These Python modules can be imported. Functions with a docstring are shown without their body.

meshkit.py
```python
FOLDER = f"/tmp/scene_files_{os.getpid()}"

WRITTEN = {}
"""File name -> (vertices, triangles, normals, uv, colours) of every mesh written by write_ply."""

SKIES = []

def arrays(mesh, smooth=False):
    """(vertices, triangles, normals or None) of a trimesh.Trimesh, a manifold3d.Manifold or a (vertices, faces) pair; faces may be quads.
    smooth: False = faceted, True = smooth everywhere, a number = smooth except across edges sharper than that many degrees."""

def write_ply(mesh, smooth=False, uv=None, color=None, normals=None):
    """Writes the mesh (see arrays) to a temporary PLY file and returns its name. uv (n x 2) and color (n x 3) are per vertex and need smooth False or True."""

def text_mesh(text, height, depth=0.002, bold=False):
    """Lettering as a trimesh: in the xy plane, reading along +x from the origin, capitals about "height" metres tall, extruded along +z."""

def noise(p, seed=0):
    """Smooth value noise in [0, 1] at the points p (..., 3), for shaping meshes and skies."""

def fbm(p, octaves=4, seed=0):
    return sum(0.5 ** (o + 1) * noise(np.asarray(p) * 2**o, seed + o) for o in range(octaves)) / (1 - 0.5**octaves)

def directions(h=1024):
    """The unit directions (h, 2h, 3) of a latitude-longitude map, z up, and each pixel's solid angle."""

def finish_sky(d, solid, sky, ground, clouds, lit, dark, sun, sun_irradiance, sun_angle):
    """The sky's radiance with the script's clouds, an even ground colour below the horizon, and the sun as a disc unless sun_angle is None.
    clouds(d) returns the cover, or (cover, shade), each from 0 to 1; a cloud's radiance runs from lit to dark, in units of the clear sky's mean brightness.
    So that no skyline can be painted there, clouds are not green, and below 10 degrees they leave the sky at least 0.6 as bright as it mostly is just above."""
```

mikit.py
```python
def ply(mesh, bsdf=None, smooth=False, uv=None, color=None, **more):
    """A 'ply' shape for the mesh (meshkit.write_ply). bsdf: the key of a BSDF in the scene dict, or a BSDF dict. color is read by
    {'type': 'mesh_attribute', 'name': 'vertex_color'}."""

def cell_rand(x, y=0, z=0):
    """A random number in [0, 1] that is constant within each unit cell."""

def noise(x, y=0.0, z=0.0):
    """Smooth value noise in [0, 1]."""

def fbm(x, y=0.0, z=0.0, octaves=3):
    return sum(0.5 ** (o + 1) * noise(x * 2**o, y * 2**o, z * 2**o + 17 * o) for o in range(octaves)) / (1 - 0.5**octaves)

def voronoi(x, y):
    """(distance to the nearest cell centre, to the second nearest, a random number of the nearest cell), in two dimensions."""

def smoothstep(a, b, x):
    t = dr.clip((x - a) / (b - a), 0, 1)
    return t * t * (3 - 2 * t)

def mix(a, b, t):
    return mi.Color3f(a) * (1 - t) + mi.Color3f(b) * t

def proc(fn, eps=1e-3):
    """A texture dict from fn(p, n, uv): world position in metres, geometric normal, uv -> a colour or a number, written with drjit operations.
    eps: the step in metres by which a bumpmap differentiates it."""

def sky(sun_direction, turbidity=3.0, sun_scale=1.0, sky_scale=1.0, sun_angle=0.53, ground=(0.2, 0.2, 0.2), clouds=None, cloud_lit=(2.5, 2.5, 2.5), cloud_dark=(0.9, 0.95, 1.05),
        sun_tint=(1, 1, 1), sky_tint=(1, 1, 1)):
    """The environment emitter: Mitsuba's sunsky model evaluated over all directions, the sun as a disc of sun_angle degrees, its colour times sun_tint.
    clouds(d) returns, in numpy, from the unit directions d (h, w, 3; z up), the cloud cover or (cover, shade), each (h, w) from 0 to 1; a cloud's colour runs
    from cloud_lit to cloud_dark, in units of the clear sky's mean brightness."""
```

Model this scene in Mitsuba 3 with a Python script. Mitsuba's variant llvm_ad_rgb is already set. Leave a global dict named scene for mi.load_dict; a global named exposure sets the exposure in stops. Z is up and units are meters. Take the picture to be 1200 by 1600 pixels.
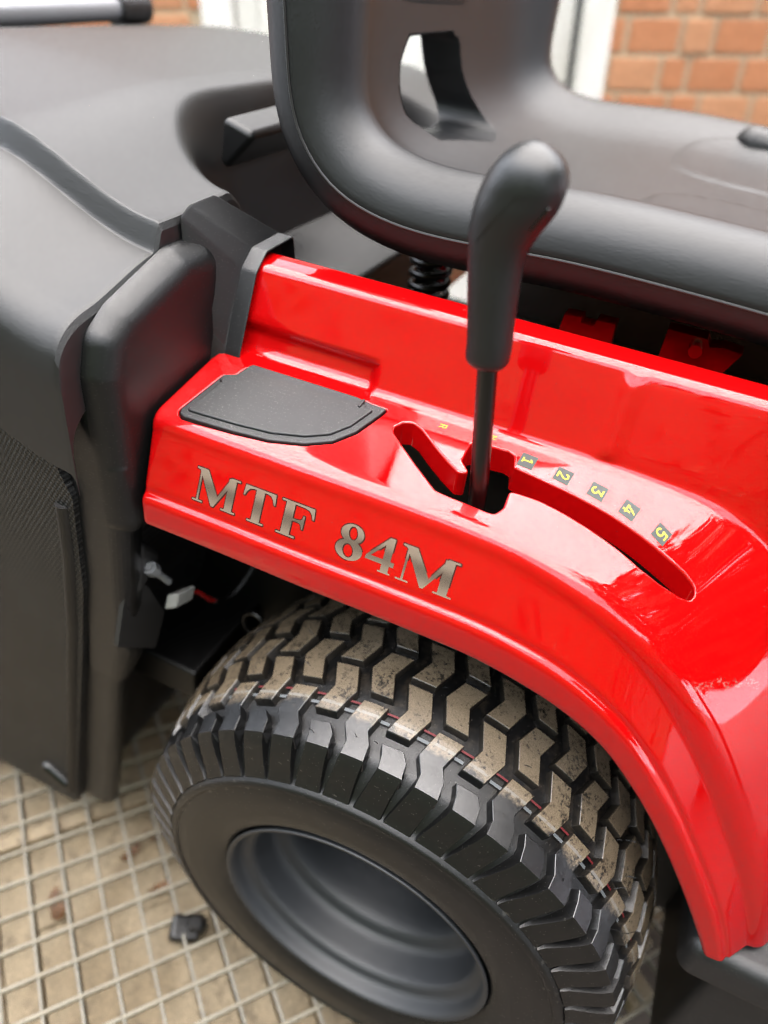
import math, random
import numpy as np, trimesh, manifold3d as m3, shapely
from shapely.geometry import Polygon, box as sbox
from shapely import affinity
from scipy.interpolate import PchipInterpolator, CubicSpline, CloughTocher2DInterpolator
import drjit as dr, mitsuba as mi
import mikit, meshkit
from mikit import noise, fbm, voronoi, cell_rand, smoothstep, mix

T = mi.ScalarTransform4f
scene, labels = {'type': 'scene'}, {}
rng = random.Random(7)

# ------------------------------------------------------------------ camera, sky, exposure
CAM = np.array([0.07455, -0.24832, 0.84464])
FWD = np.array([-0.27494, 0.74661, -0.60579])
UP = np.array([-0.32956, 0.51872, 0.78887])
scene['camera'] = {'type': 'thinlens', 'fov': 56.2956, 'fov_axis': 'x', 'near_clip': 0.02, 'far_clip': 400.0,
                   'aperture_radius': 0.0042, 'focus_distance': 0.455,
                   'to_world': T().look_at(origin=CAM.tolist(), target=(CAM + FWD).tolist(), up=UP.tolist())}
scene['sky'] = mikit.sky([0.0, 0.10, 1.0], turbidity=3, sun_scale=0.34, sun_tint=(0.94, 0.985, 1.10), sun_angle=84, clouds=lambda d: (np.ones(d.shape[:2]), 0.7 * np.clip(meshkit.fbm(d * np.array([1.6, 1.6, 2.6]) + 4.0, 4) * 2.6 - 0.9, 0, 1)),
                         cloud_lit=(1.93, 2.07, 2.32))
exposure = 4.65

# ------------------------------------------------------------------ materials
def two(b): return {'type': 'twosided', 'bsdf': b}
def rgb(*c): return {'type': 'rgb', 'value': list(c)}
def mat(name, b): scene[name] = b; return name
def rough(name, col, alpha, ior=1.5, bump=None, bscale=1.0, eps=2e-4):
    b = {'type': 'roughplastic', 'diffuse_reflectance': col if isinstance(col, dict) else rgb(*col), 'alpha': alpha, 'int_ior': ior, 'nonlinear': True}
    if bump is not None: b = {'type': 'bumpmap', 'arbitrary': mikit.proc(bump, eps), 'scale': bscale, 'bsdf': b}
    return mat(name, two(b))
def fine(f, amp): return lambda p, n, uv: amp * (noise(p.x * f, p.y * f, p.z * f) + 0.5 * noise(p.x * f * 2.1, p.y * f * 2.1, p.z * f * 2.1))

def dusty(base, dust, amount, f=900.0, big=40.0):
    def fn(p, n, uv):
        g = noise(p.x * f, p.y * f, p.z * f)
        b = fbm(p.x * big, p.y * big, p.z * big)
        return mix(base, dust, smoothstep(0.80 - 0.25 * b, 1.0, g) * amount)
    return mikit.proc(fn)

def red_col(p, n, uv):
    s = noise(p.x * 950, p.y * 950, p.z * 950); b = fbm(p.x * 22, p.y * 22, p.z * 22)
    speck = smoothstep(0.955, 0.985, s + 0.05 * (b - 0.5)) * 0.5                                   # settled dust specks
    t = (p.x - 0.153) / 0.040; d = dr.abs(p.y - (0.080 + 0.030 * t) - 0.004 * (noise(p.x * 300) - 0.5))
    rub = smoothstep(0.0022, 0.0008, d) * smoothstep(-0.02, 0.05, t) * smoothstep(1.02, 0.95, t) * smoothstep(0.50, 0.66, noise(p.x * 800, p.y * 800, p.z * 800)) * smoothstep(0.50, 0.52, p.z)   # the pale rub mark on the arch
    return mix((0.34, 0.0012, 0.0018), (0.22, 0.16, 0.14), dr.clip(speck + rub * 0.4, 0, 1))
RED = mat('red_paint', two({'type': 'plastic', 'diffuse_reflectance': mikit.proc(red_col), 'int_ior': 1.62, 'nonlinear': False}))
BLACK = rough('black_plastic', dusty((0.030, 0.0305, 0.032), (0.07, 0.066, 0.062), 0.35), 0.26, 1.5, fine(1400, 0.00006))
BLACKS = rough('smooth_black_plastic', dusty((0.0143, 0.0146, 0.0151), (0.0605, 0.0578, 0.055), 0.25), 0.22, 1.5, fine(900, 0.00002))
LIDM = rough('lid_plastic', (0.0308, 0.0308, 0.0314), 0.30, 1.5, fine(1100, 0.00008))
CAPM = rough('cap_plastic', dusty((0.0187, 0.0195, 0.0215), (0.132, 0.1265, 0.121), 0.8, 1500, 25), 0.34, 1.5, fine(1600, 0.00008))
SEATM = rough('seat_vinyl', (0.0230, 0.0240, 0.0258), 0.29, 1.5, fine(800, 0.00006))
PIPE = rough('seat_piping', (0.042, 0.042, 0.042), 0.22)
KNOB = rough('knob_rubber', (0.024, 0.0245, 0.0255), 0.30, 1.5)
KNOBC = rough('knob_cap_rubber', (0.032, 0.033, 0.034), 0.20, 1.5)
STEEL = rough('black_steel', (0.006, 0.006, 0.006), 0.12, 1.6)
DARK = rough('chassis_black', (0.005, 0.005, 0.005), 0.35)
RIM = rough('rim_paint', (0.052, 0.057, 0.064), 0.32, 1.55)
ZINC = rough('zinc', (0.42, 0.43, 0.44), 0.18, 1.8)
CHROME = rough('handle_silver', (0.35, 0.357, 0.371), 0.15, 1.7)
WHITEP = rough('white_plastic', (0.455, 0.455, 0.429), 0.3)
TANK = rough('tank_plastic', (0.62, 0.60, 0.55), 0.35)
WIRE = rough('red_wire', (0.55, 0.02, 0.02), 0.3)
FABRIC = mat('bag_mesh', two({'type': 'bumpmap', 'scale': 1.0,
      'arbitrary': mikit.proc(lambda p, n, uv: 0.0004 * dr.sin(p.x * 1350 + p.z * 250) * dr.sin(p.z * 1350 - p.x * 250), 3e-4),
      'bsdf': {'type': 'roughplastic', 'alpha': 0.35, 'diffuse_reflectance': mikit.proc(lambda p, n, uv: mix((0.004, 0.004, 0.004), (0.036, 0.035, 0.034),
              smoothstep(-0.2, 0.8, dr.sin(p.x * 1350 + p.z * 250) * dr.sin(p.z * 1350 - p.x * 250)) * (0.6 + 0.6 * fbm(p.x * 30, p.z * 30))))}}))
WEB = rough('webbing', (0.018, 0.0156, 0.0144), 0.45, 1.5, fine(900, 0.0002))
THREAD = rough('stitch_thread', (0.040, 0.035, 0.031), 0.4)
GREYP = rough('deck_plastic', (0.036, 0.036, 0.036), 0.35, 1.5, fine(900, 0.00006))

WZ = 0.222          # axle height
RY = np.array([[-.004, .170], [.0, .178], [.0125, .2062], [.030, .2105], [.047, .2155], [.075, .2205], [.101, .222], [.127, .2205], [.155, .2155], [.172, .2105], [.1895, .2062], [.202, .178]])
def tread_r(y): return np.interp(y, RY[:, 0], RY[:, 1])
def rubber_col(p, n, uv):
    # uv.x: 1 on tread tops; uv.y: lateral place. Sandy dust with a grain and an edge of its own on the running surface
    g = fbm(p.x * 420, p.y * 420, p.z * 420)
    b = fbm(p.x * 75 + 3, p.y * 75, p.z * 75)
    s = noise(p.x * 1500, p.y * 1500, p.z * 1500)
    on = smoothstep(0.036, 0.043, uv.y + 0.016 * (b - 0.5) + 0.010 * (g - 0.5))
    hold = 1 - smoothstep(0.49, 0.70, 0.42 * g + 0.34 * b + 0.24 * noise(p.x * 900 + 7, p.y * 900, p.z * 900)) * 0.9
    grain = 0.75 + 0.5 * s
    dust = mi.Color3f(0.165, 0.128, 0.085) * grain
    base = mix((0.007, 0.0072, 0.0076), (0.05, 0.04, 0.03), smoothstep(0.80, 0.98, s) * 0.35)
    c = mix(base, dust, on * hold * uv.x)
    ln = smoothstep(0.0013, 0.0008, dr.abs(uv.y - 0.0440)) * smoothstep(0.25, 0.5, g) * uv.x      # worn white colour line printed across the blocks
    return mix(c, (0.20, 0.19, 0.17), ln * 0.8)
TREAD = mat('tread_rubber', two({'type': 'roughplastic', 'alpha': 0.20, 'int_ior': 1.7, 'diffuse_reflectance': mikit.proc(rubber_col)}))
def wall_col(p, n, uv):
    s = noise(p.x * 700, p.y * 700, p.z * 700); b = fbm(p.x * 60, p.y * 60, p.z * 60)
    r = dr.sqrt(dr.square(p.x) + dr.square(p.z - 0.222)); ridge = dr.maximum(smoothstep(0.0030, 0.0008, dr.abs(r - 0.1735)), smoothstep(0.0026, 0.0006, dr.abs(r - 0.1655)))
    scuff = smoothstep(0.62, 0.86, noise(p.x * 260, p.y * 260, p.z * 260)) * smoothstep(0.45, 0.65, fbm(p.x * 35, p.y * 35, p.z * 35)) * ridge      # pale rub marks on the moulded rings
    tan = smoothstep(0.188, 0.194, r) * smoothstep(0.034, 0.046, p.y) * smoothstep(0.40, 0.75, fbm(p.x * 120, p.y * 120, p.z * 120)) * 0.45         # dust packed in the tread grooves
    return mix(mix((0.011, 0.011, 0.011), (0.085, 0.066, 0.045), tan * (0.5 + s)), (0.08, 0.075, 0.065), dr.clip(smoothstep(0.88 - 0.12 * b, 1.0, s) * 0.8 + scuff, 0, 1))
RUBBER = rough('sidewall_rubber', mikit.proc(wall_col), 0.24, 1.5, fine(900, 0.00003))
GROOVE = rough('groove_rubber', (0.014, 0.0145, 0.017), 0.30)
WHITELINE = rough('white_line', (0.21, 0.228, 0.24), 0.4)
REDLINE = rough('red_line', (0.252, 0.03, 0.036), 0.4)

# ------------------------------------------------------------------ helpers
def put(key, mesh, m, smooth=30, label=None, **more):
    scene[key] = mikit.ply(mesh, m, smooth=smooth, **more)
    if label: labels.setdefault(key, {})['label'] = label
    return key
def num(base, i): return base if i == 0 else f'{base}_{i:03d}'
def man(mesh):
    mesh = mesh.copy(); mesh.merge_vertices()
    return m3.Manifold(m3.Mesh(np.asarray(mesh.vertices, np.float32), np.asarray(mesh.faces, np.uint32)))
def tm(m):
    q = m.to_mesh(); return trimesh.Trimesh(q.vert_properties[:, :3], q.tri_verts, process=False)
def sph(c, r, n=20): return m3.Manifold.sphere(r, n).translate(list(map(float, c)))
def hull(pts, r, n=20): return m3.Manifold.batch_hull([sph(p, r if np.isscalar(r) else r[i], n) for i, p in enumerate(pts)])
def rbox(lo, hi, r=0.003, n=12):
    lo, hi = np.array(lo, float) + r, np.array(hi, float) - r
    return hull([[x, y, z] for x in (lo[0], hi[0]) for y in (lo[1], hi[1]) for z in (lo[2], hi[2])], r, n)
def grid_mesh(G, flip=False, closed_u=False, closed_v=False):
    n, m = G.shape[:2]; i = np.arange(n * m).reshape(n, m)
    if closed_u: i = np.vstack([i, i[:1]])
    if closed_v: i = np.hstack([i, i[:, :1]])
    q = np.stack([i[:-1, :-1], i[1:, :-1], i[1:, 1:], i[:-1, 1:]], -1).reshape(-1, 4)
    f = np.vstack([q[:, [0, 1, 2]], q[:, [0, 2, 3]]])
    return trimesh.Trimesh(G.reshape(-1, 3), f[:, ::-1] if flip else f, process=False)
def tube(P, r, n=12, cap=True):
    P = np.asarray(P, float); t = np.gradient(P, axis=0); t /= np.linalg.norm(t, axis=1, keepdims=True)
    a = np.array([0, 0, 1.0]) if abs(t[0, 2]) < .9 else np.array([1.0, 0, 0]); R = []
    for k in range(len(P)):
        a = a - t[k] * (a @ t[k]); a /= np.linalg.norm(a); b = np.cross(t[k], a)
        th = np.linspace(0, 2 * np.pi, n, endpoint=False); rk = r if np.isscalar(r) else r[k]
        R.append(P[k] + rk * (np.cos(th)[:, None] * a + np.sin(th)[:, None] * b))
    G = np.array(R); m = grid_mesh(G, closed_v=True)
    if cap:
        v = np.vstack([m.vertices, P[:1], P[-1:]]); N = len(m.vertices); j = np.arange(n); L = (len(P) - 1) * n
        f = np.vstack([m.faces, np.stack([np.full(n, N), j, (j + 1) % n], 1), np.stack([np.full(n, N + 1), L + (j + 1) % n, L + j], 1)])
        m = trimesh.Trimesh(v, f, process=False)
    return m
def spline(P, n):
    P = np.asarray(P, float); s = np.r_[0, np.cumsum(np.linalg.norm(np.diff(P, axis=0), axis=1))]
    return CubicSpline(s, P)(np.linspace(0, s[-1], n))
def lathe_y(prof, n=120, a0=0.0, a1=2 * np.pi, zc=WZ):
    "profile of (y, r) turned about the axle"
    th = np.linspace(a0, a1, n, endpoint=False); prof = np.asarray(prof, float)
    G = np.stack([prof[None, :, 1] * np.sin(th)[:, None], np.broadcast_to(prof[None, :, 0], (n, len(prof))), zc + prof[None, :, 1] * np.cos(th)[:, None]], -1)
    return grid_mesh(G, closed_u=True)
def prism(poly, d0, d1, axis='z'):
    "polygon extruded from d0 to d1; axis x: polygon is (y,z); y: (x,z); z: (x,y)"
    m = trimesh.creation.extrude_polygon(poly, d1 - d0, engine='earcut'); v = np.array(m.vertices); v[:, 2] += d0
    if axis == 'x': m = trimesh.Trimesh(v[:, [2, 0, 1]], m.faces, process=False)
    elif axis == 'y': m = trimesh.Trimesh(v[:, [0, 2, 1]], m.faces[:, ::-1], process=False)
    else: m = trimesh.Trimesh(v, m.faces, process=False)
    return m
def soft(poly, r):
    return poly.buffer(-r, quad_segs=8).buffer(2 * r, quad_segs=8).buffer(-r, quad_segs=8)
def ring(poly, step):
    e = poly.exterior; n = max(12, int(e.length / step))
    P = np.array([e.interpolate(k / n, normalized=True).coords[0] for k in range(n)])
    if Polygon(P).exterior.is_ccw is False: P = P[::-1]
    return P
def out_normals(P):
    t = np.roll(P, -1, 0) - np.roll(P, 1, 0); t /= np.linalg.norm(t, axis=1, keepdims=True)
    return np.stack([t[:, 1], -t[:, 0]], 1)
def arc(a, b, c, n):
    t = np.linspace(0, 1, n + 1)[1:, None]
    return (1 - t) ** 2 * a + 2 * t * (1 - t) * b + t * t * c

# ================================================================== THE SETTING
# paving under the grating: pale buff slabs with sunk joints
def pave_col(p, n, uv):
    b = fbm(p.x * 14, p.y * 14); g = fbm(p.x * 90, p.y * 90); s = noise(p.x * 500, p.y * 500)
    c = mix((0.38, 0.31, 0.205), (0.29, 0.225, 0.135), smoothstep(0.35, 0.75, b))
    c = mix(c, (0.12, 0.084, 0.048), smoothstep(0.55, 0.85, g) * 0.45)
    return c * (0.85 + 0.3 * s)
PAVE = rough('paving_stone', mikit.proc(pave_col), 0.5, 1.4, fine(220, 0.0006))
CONC = rough('block_paving', mikit.proc(lambda p, n, uv: mix((0.15, 0.12, 0.095), (0.10, 0.08, 0.06), fbm(p.x * 9, p.y * 9, p.z * 9)) * (0.85 + 0.3 * noise(p.x * 300, p.y * 300, p.z * 300))), 0.5, 1.4)
put('ground', (np.array([[-60, -60, -.062], [60, -60, -.062], [60, 60, -.062], [-60, 60, -.062]], float), np.array([[0, 1, 2, 3]])), CONC, False)
labels['ground'] = {'kind': 'structure', 'label': 'brown block paved ground around the mower'}
GA = 0.88914; g1 = np.array([math.cos(GA), math.sin(GA)]); g2 = np.array([g1[1], -g1[0]])   # the two directions of the grating
G0 = np.array([-0.41818, -0.03412]); GS = 0.035292                                             # one crossing, and the mesh
labels['paving'] = {'kind': 'structure', 'label': 'buff slats of the base seen through the wire grating'}
k = 0
for j in range(-18, 34):                       # one slat under each row of openings, a gap under each bar
    s0 = rng.uniform(.02, .11)
    for q in range(-3, 2):
        i0, i1 = s0 + q * .31, s0 + q * .31 + .3092
        c = G0 + g1 * ((j + .5) * GS) + g2 * ((i0 + i1) / 2)
        if not (-1.3 < c[0] < .95 and -.6 < c[1] < 1.1) or i1 > .43 or i0 < -.93: continue
        w = .0168 + rng.uniform(-.0007, .0003)
        s = rbox([i0, -w, -.02], [i1, w, 0], .002, 8).rotate([0, 0, math.degrees(math.atan2(g2[1], g2[0]))]).translate([*(G0 + g1 * ((j + .5) * GS)), -.030 + rng.uniform(-.0015, .001)])
        put(num('paving__slat', k), tm(s), PAVE, 30); k += 1

# the wall: brick with a white gate, set square to itself but not to the mower
E1 = np.array([.93, .34, .10]); E1 /= np.linalg.norm(E1)
E2 = np.array([0, 0, 1.0]); E2 = E2 - E1 * (E2 @ E1); E2 /= np.linalg.norm(E2); EN = np.cross(E1, E2)   # EN points to the mower
if EN[1] > 0: EN = -EN
WX = np.array([-0.205, 1.79, 0.764])
def wallmesh(m):
    v = np.array(m.vertices); M = np.stack([E1, EN, E2])
    f = m.faces if np.linalg.det(M) > 0 else m.faces[:, ::-1]
    return trimesh.Trimesh(WX + v @ M, f, process=False)
def brick_mat(name, c0, c1):
    return rough(name, mikit.proc(lambda p, n, uv: mix(c0, c1, fbm(p.x * 25, p.y * 25, p.z * 25)) * (0.8 + 0.4 * noise(p.x * 260, p.y * 260, p.z * 260))), 0.5, 1.35, fine(160, 0.0008))
BR = [brick_mat('brick_orange', (0.62, 0.30, 0.145), (0.55, 0.235, 0.10)), brick_mat('brick_light', (0.66, 0.37, 0.20), (0.58, 0.29, 0.14)), brick_mat('brick_dull', (0.55, 0.27, 0.15), (0.47, 0.215, 0.115))]
MORTAR = rough('mortar', mikit.proc(lambda p, n, uv: mix((0.62, 0.50, 0.35), (0.54, 0.42, 0.27), fbm(p.x * 30, p.y * 30, p.z * 30)) * (0.8 + 0.4 * noise(p.x * 400, p.y * 400, p.z * 400))), 0.6, 1.3)
UPVC = rough('white_gate_paint', mikit.proc(lambda p, n, uv: mix((0.86, 0.85, 0.81), (0.74, 0.72, 0.64), smoothstep(0.5, 0.8, fbm(p.x * 12, p.y * 12, p.z * 3)) * 0.5)), 0.25)
SEAL = rough('door_seal', (0.16, 0.16, 0.15), 0.4)
labels['brick_wall'] = {'label': 'orange brick wall with a white gate behind the mower', 'category': 'wall'}
HB, HT = -0.80, 0.98         # wall bottom and top, from the reference point
put('brick_wall__core', wallmesh(trimesh.util.concatenate([trimesh.creation.box(bounds=[[-3.4, -.25, HB], [-1.02, .003, HT]]), trimesh.creation.box(bounds=[[-.065, -.25, HB], [2.6, .003, HT]]), trimesh.creation.box(bounds=[[-1.02, -.25, .90], [-.065, .003, HT]])])), MORTAR, False)
seen, rest, nb = 0, [], 0
r2 = random.Random(3)
bevel = lambda l, h: rbox([-l / 2, -.05, -h / 2], [l / 2, .008, h / 2], .003, 8)
course = -11
while course * .075 + .0 < HT:
    h = course * .0755 - .031
    for (s0, s1) in ((-3.4, -1.02), (-.06, 2.6)):
        if h > .90 and s0 == -.06: s0 = -1.02
        s = s0 + (0.0 if course % 2 else -.03)
        pat = [.112, .052, .112, .112, .070] if course % 2 else [.052, .112, .062, .112, .112]
        i = 0
        while s < s1 - .03:
            l = pat[i % 5]; i += 1
            l = min(l, s1 - s)
            near = -.1 < s < .75 and -.35 < h < .35
            near = near or (-1.9 < s < -1.0 and -.1 < h < .25)
            b = tm(bevel(l, .065)) if near else trimesh.creation.box([l, .058, .065])
            if not near: b.apply_translation([0, -.021, 0])
            v = np.array(b.vertices); v += [s + l / 2, r2.uniform(-.002, .002), h + .0375]
            b = trimesh.Trimesh(v, b.faces, process=False)
            which = r2.choice([0, 0, 0, 1, 1, 2])
            if near and seen < 300:
                put(num('brick_wall__brick', seen), wallmesh(b), BR[which], 30 if near else False); seen += 1
            else: rest.append((which, b))
            s += l + .0105
    course += 1
for w in range(3):
    put(num('brick_wall__brickwork', w), wallmesh(trimesh.util.concatenate([b for q, b in rest if q == w])), BR[w], False)
    labels[num('brick_wall__brickwork', w)] = {'kind': 'stuff'}
D = lambda lo, hi, r=.004: wallmesh(tm(rbox(lo, hi, r, 8)))
put('brick_wall__gate_post', D([-.137, -.09, HB], [-.067, .012, .90]), UPVC, 30)
put('brick_wall__gate_post_001', D([-1.02, -.09, HB], [-.95, .012, .90]), UPVC, 30)
put('brick_wall__gate_post_002', D([-.951, -.089, .84], [-.136, .011, .899]), UPVC, 30)
put('brick_wall__gate', D([-.944, -.09, HB + .02], [-.150, -.03, .835]), UPVC, 30)
put('brick_wall__gate__moulding', D([-.232, -.04, HB + .12], [-.205, -.014, .74], .008), UPVC, 30)
put('brick_wall__gate__moulding_001', D([-.89, -.04, HB + .12], [-.863, -.014, .74], .008), UPVC, 30)
put('brick_wall__gate_seal', D([-.149, -.06, HB], [-.1375, -.020, .838], .002), SEAL, 30)
put('brick_wall__coping', D([-3.4, -.27, HT], [2.6, .03, HT + .05], .01), CONC, 30)

# a hedge and trees out of view, placed to darken reflections in paint and plastics
LEAF = mat('leaf', two({'type': 'principled', 'base_color': mikit.proc(lambda p, n, uv: mix((0.035, 0.07, 0.018), (0.08, 0.12, 0.03), noise(p.x * 9, p.y * 9, p.z * 9))), 'roughness': 0.5}))
BARK = rough('bark', (0.10, 0.075, 0.05), 0.5)
def leaves(cs, rs, n, size, seed):
    g = np.random.default_rng(seed); cs, rs = np.array(cs, float), np.array(rs, float)
    w = rs.prod(1); c = g.choice(len(cs), n, p=w / w.sum()); d = g.normal(size=(n, 3)); d /= np.linalg.norm(d, axis=1, keepdims=True)
    p = cs[c] + d * rs[c] * (g.uniform(.25, 1, (n, 1)) ** .5) * (0.75 + .5 * meshkit.noise((cs[c] + d * 2) * 2.3)[:, None])
    a = g.normal(size=(n, 3)); a /= np.linalg.norm(a, axis=1, keepdims=True); b = np.cross(a, g.normal(size=(n, 3))); b /= np.linalg.norm(b, axis=1, keepdims=True)
    s = size * g.uniform(.6, 1.3, (n, 1)); v = np.stack([p - a * s, p + b * s * .5, p + a * s, p - b * s * .5], 1).reshape(-1, 3)
    return trimesh.Trimesh(v, np.vstack([np.arange(n * 4).reshape(-1, 4)[:, [0, 1, 2]], np.arange(n * 4).reshape(-1, 4)[:, [0, 2, 3]]]), process=False)
put('unseen_hedge', leaves([(x, -2.6 - .1 * (x % 2), z) for x in np.arange(-5, 6, .55) for z in (.3, .9, 1.5, 2.0)], [(.55, .4, .5)] * 80, 60000, .07, 1), LEAF, False)
put('unseen_hedge__inside', tm(hull([(x, y, z) for x in (-4.9, 5.2) for y in (-2.75, -2.5) for z in (.1, 2.0)], .2)), LEAF, 40)  # solid core, closes bright gaps in the reflections
labels['unseen_hedge'] = {'label': 'dense green hedge out of view, placed to darken the reflections in paint and plastics', 'category': 'unseen_hedge'}
for k, (x, y, h) in enumerate(((2.6, -.4, 2.6), (3.0, 1.6, 2.9), (-3.6, -2.2, 3.2))):
    t = num('unseen_tree', k); g = np.random.default_rng(k + 20)
    labels[t] = {'label': ['broad leafy tree out of view ahead of the mower, mirrored in the paint, near the hedge', 'tall leafy tree out of view ahead of the mower, mirrored in the paint, beside the brick wall', 'leafy tree at the hedge out of view behind the grass collector, mirrored in the paint'][k], 'category': 'unseen_tree'}
    put(t + '__trunk', tube(spline([(x, y, -.06), (x + .05, y, .8), (x - .02, y + .05, h * .75)], 12), np.linspace(.12, .04, 12), 12), BARK, 40)
    cs = [(x + g.normal() * .5, y + g.normal() * .5, h * g.uniform(.45, 1)) for _ in range(14)]
    put(t + '__crown', leaves(cs, [(.5, .5, .4)] * 14, 9000, .07, k), LEAF, False)

LEAFD = rough('withered_leaf_skin', mikit.proc(lambda p, n, uv: mix((0.24, 0.11, 0.03), (0.12, 0.06, 0.025), noise(p.x * 300, p.y * 300))), 0.5)
for k, (x, y) in enumerate([(-.292, .080), (-.299, .054), (-.372, .099), (-.505, .094), (-.243, .036), (-.329, -.032)]):
    a = np.linspace(0, 2 * np.pi, 14, endpoint=False); r = (.0075 + .004 * (k % 3)) * (1 + .35 * np.cos(2 * a + k) + .12 * np.cos(5 * a))
    L_ = np.array([r * np.cos(a), r * .6 * np.sin(a)]).T; z = .004 + 30 * L_[:, 0] ** 2 - 20 * L_[:, 1] ** 2 + .001 * np.cos(5 * a)
    v = np.vstack([np.c_[L_, z], [[0, 0, .002]]]); c_, s_n = math.cos(k * 1.7), math.sin(k * 1.7); v[:, :2] = v[:, :2] @ np.array([[c_, s_n], [-s_n, c_]]) + [x, y]; v[:, 2] -= .0285
    put(num('dry_leaf', k), trimesh.Trimesh(v, [[i, (i + 1) % 14, 14] for i in range(14)], process=False), LEAFD, True)
    labels[num('dry_leaf', k)] = {'label': 'small dry brown leaf scrap fallen between the bars of the grating', 'category': 'leaf', 'group': 'leaf scraps below the grating'}

# the wire grating that the mower stands on
GRA = rough('grating_cream', mikit.proc(lambda p, n, uv: mix((0.416, 0.39, 0.312), (0.3536, 0.312, 0.234), fbm(p.x * 40, p.y * 40)) * (0.85 + 0.3 * noise(p.x * 500, p.y * 500))), 0.35)
GRB = rough('grating_grey', mikit.proc(lambda p, n, uv: mix((0.44, 0.42, 0.36), (0.34, 0.32, 0.27), fbm(p.x * 40, p.y * 40)) * (0.85 + 0.3 * noise(p.x * 500, p.y * 500))), 0.35)
labels['wire_grating'] = {'label': 'cream welded grating lying on the buff paving under the mower', 'category': 'grating'}
def bar(o, d, l0, l1, w, z0, z1, r=.0012):
    return tm(rbox([l0, -w, z0], [l1, w, z1], r, 8).rotate([0, 0, math.degrees(math.atan2(d[1], d[0]))]).translate([float(o[0]), float(o[1]), 0]))
k = 0
for i in range(-26, 13):
    put(num('wire_grating__bar', k), bar(G0 + g2 * (i * GS), g1, -.55, 1.0, .0019, -.008, 0), GRA, 30); k += 1
for j in range(-15, 28):
    put(num('wire_grating__bar', k), bar(G0 + g1 * (j * GS), g2, -.92, .44, .0016, -.007, -.0015), GRB, 30); k += 1
put('paving__batten', bar(G0 - g2 * (.62 * GS), g1, -.5, 1.0, .0085, -.030, -.0095, .002), PAVE, 30)
clip = m3.Manifold.batch_boolean([rbox([-.016, -.013, 0], [.016, .013, .020], .005), sph((.013, .004, .012), .011), m3.Manifold.cylinder(.06, .006, .006, 20).translate([.006, 0, -.02])], m3.OpType.Add)
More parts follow.
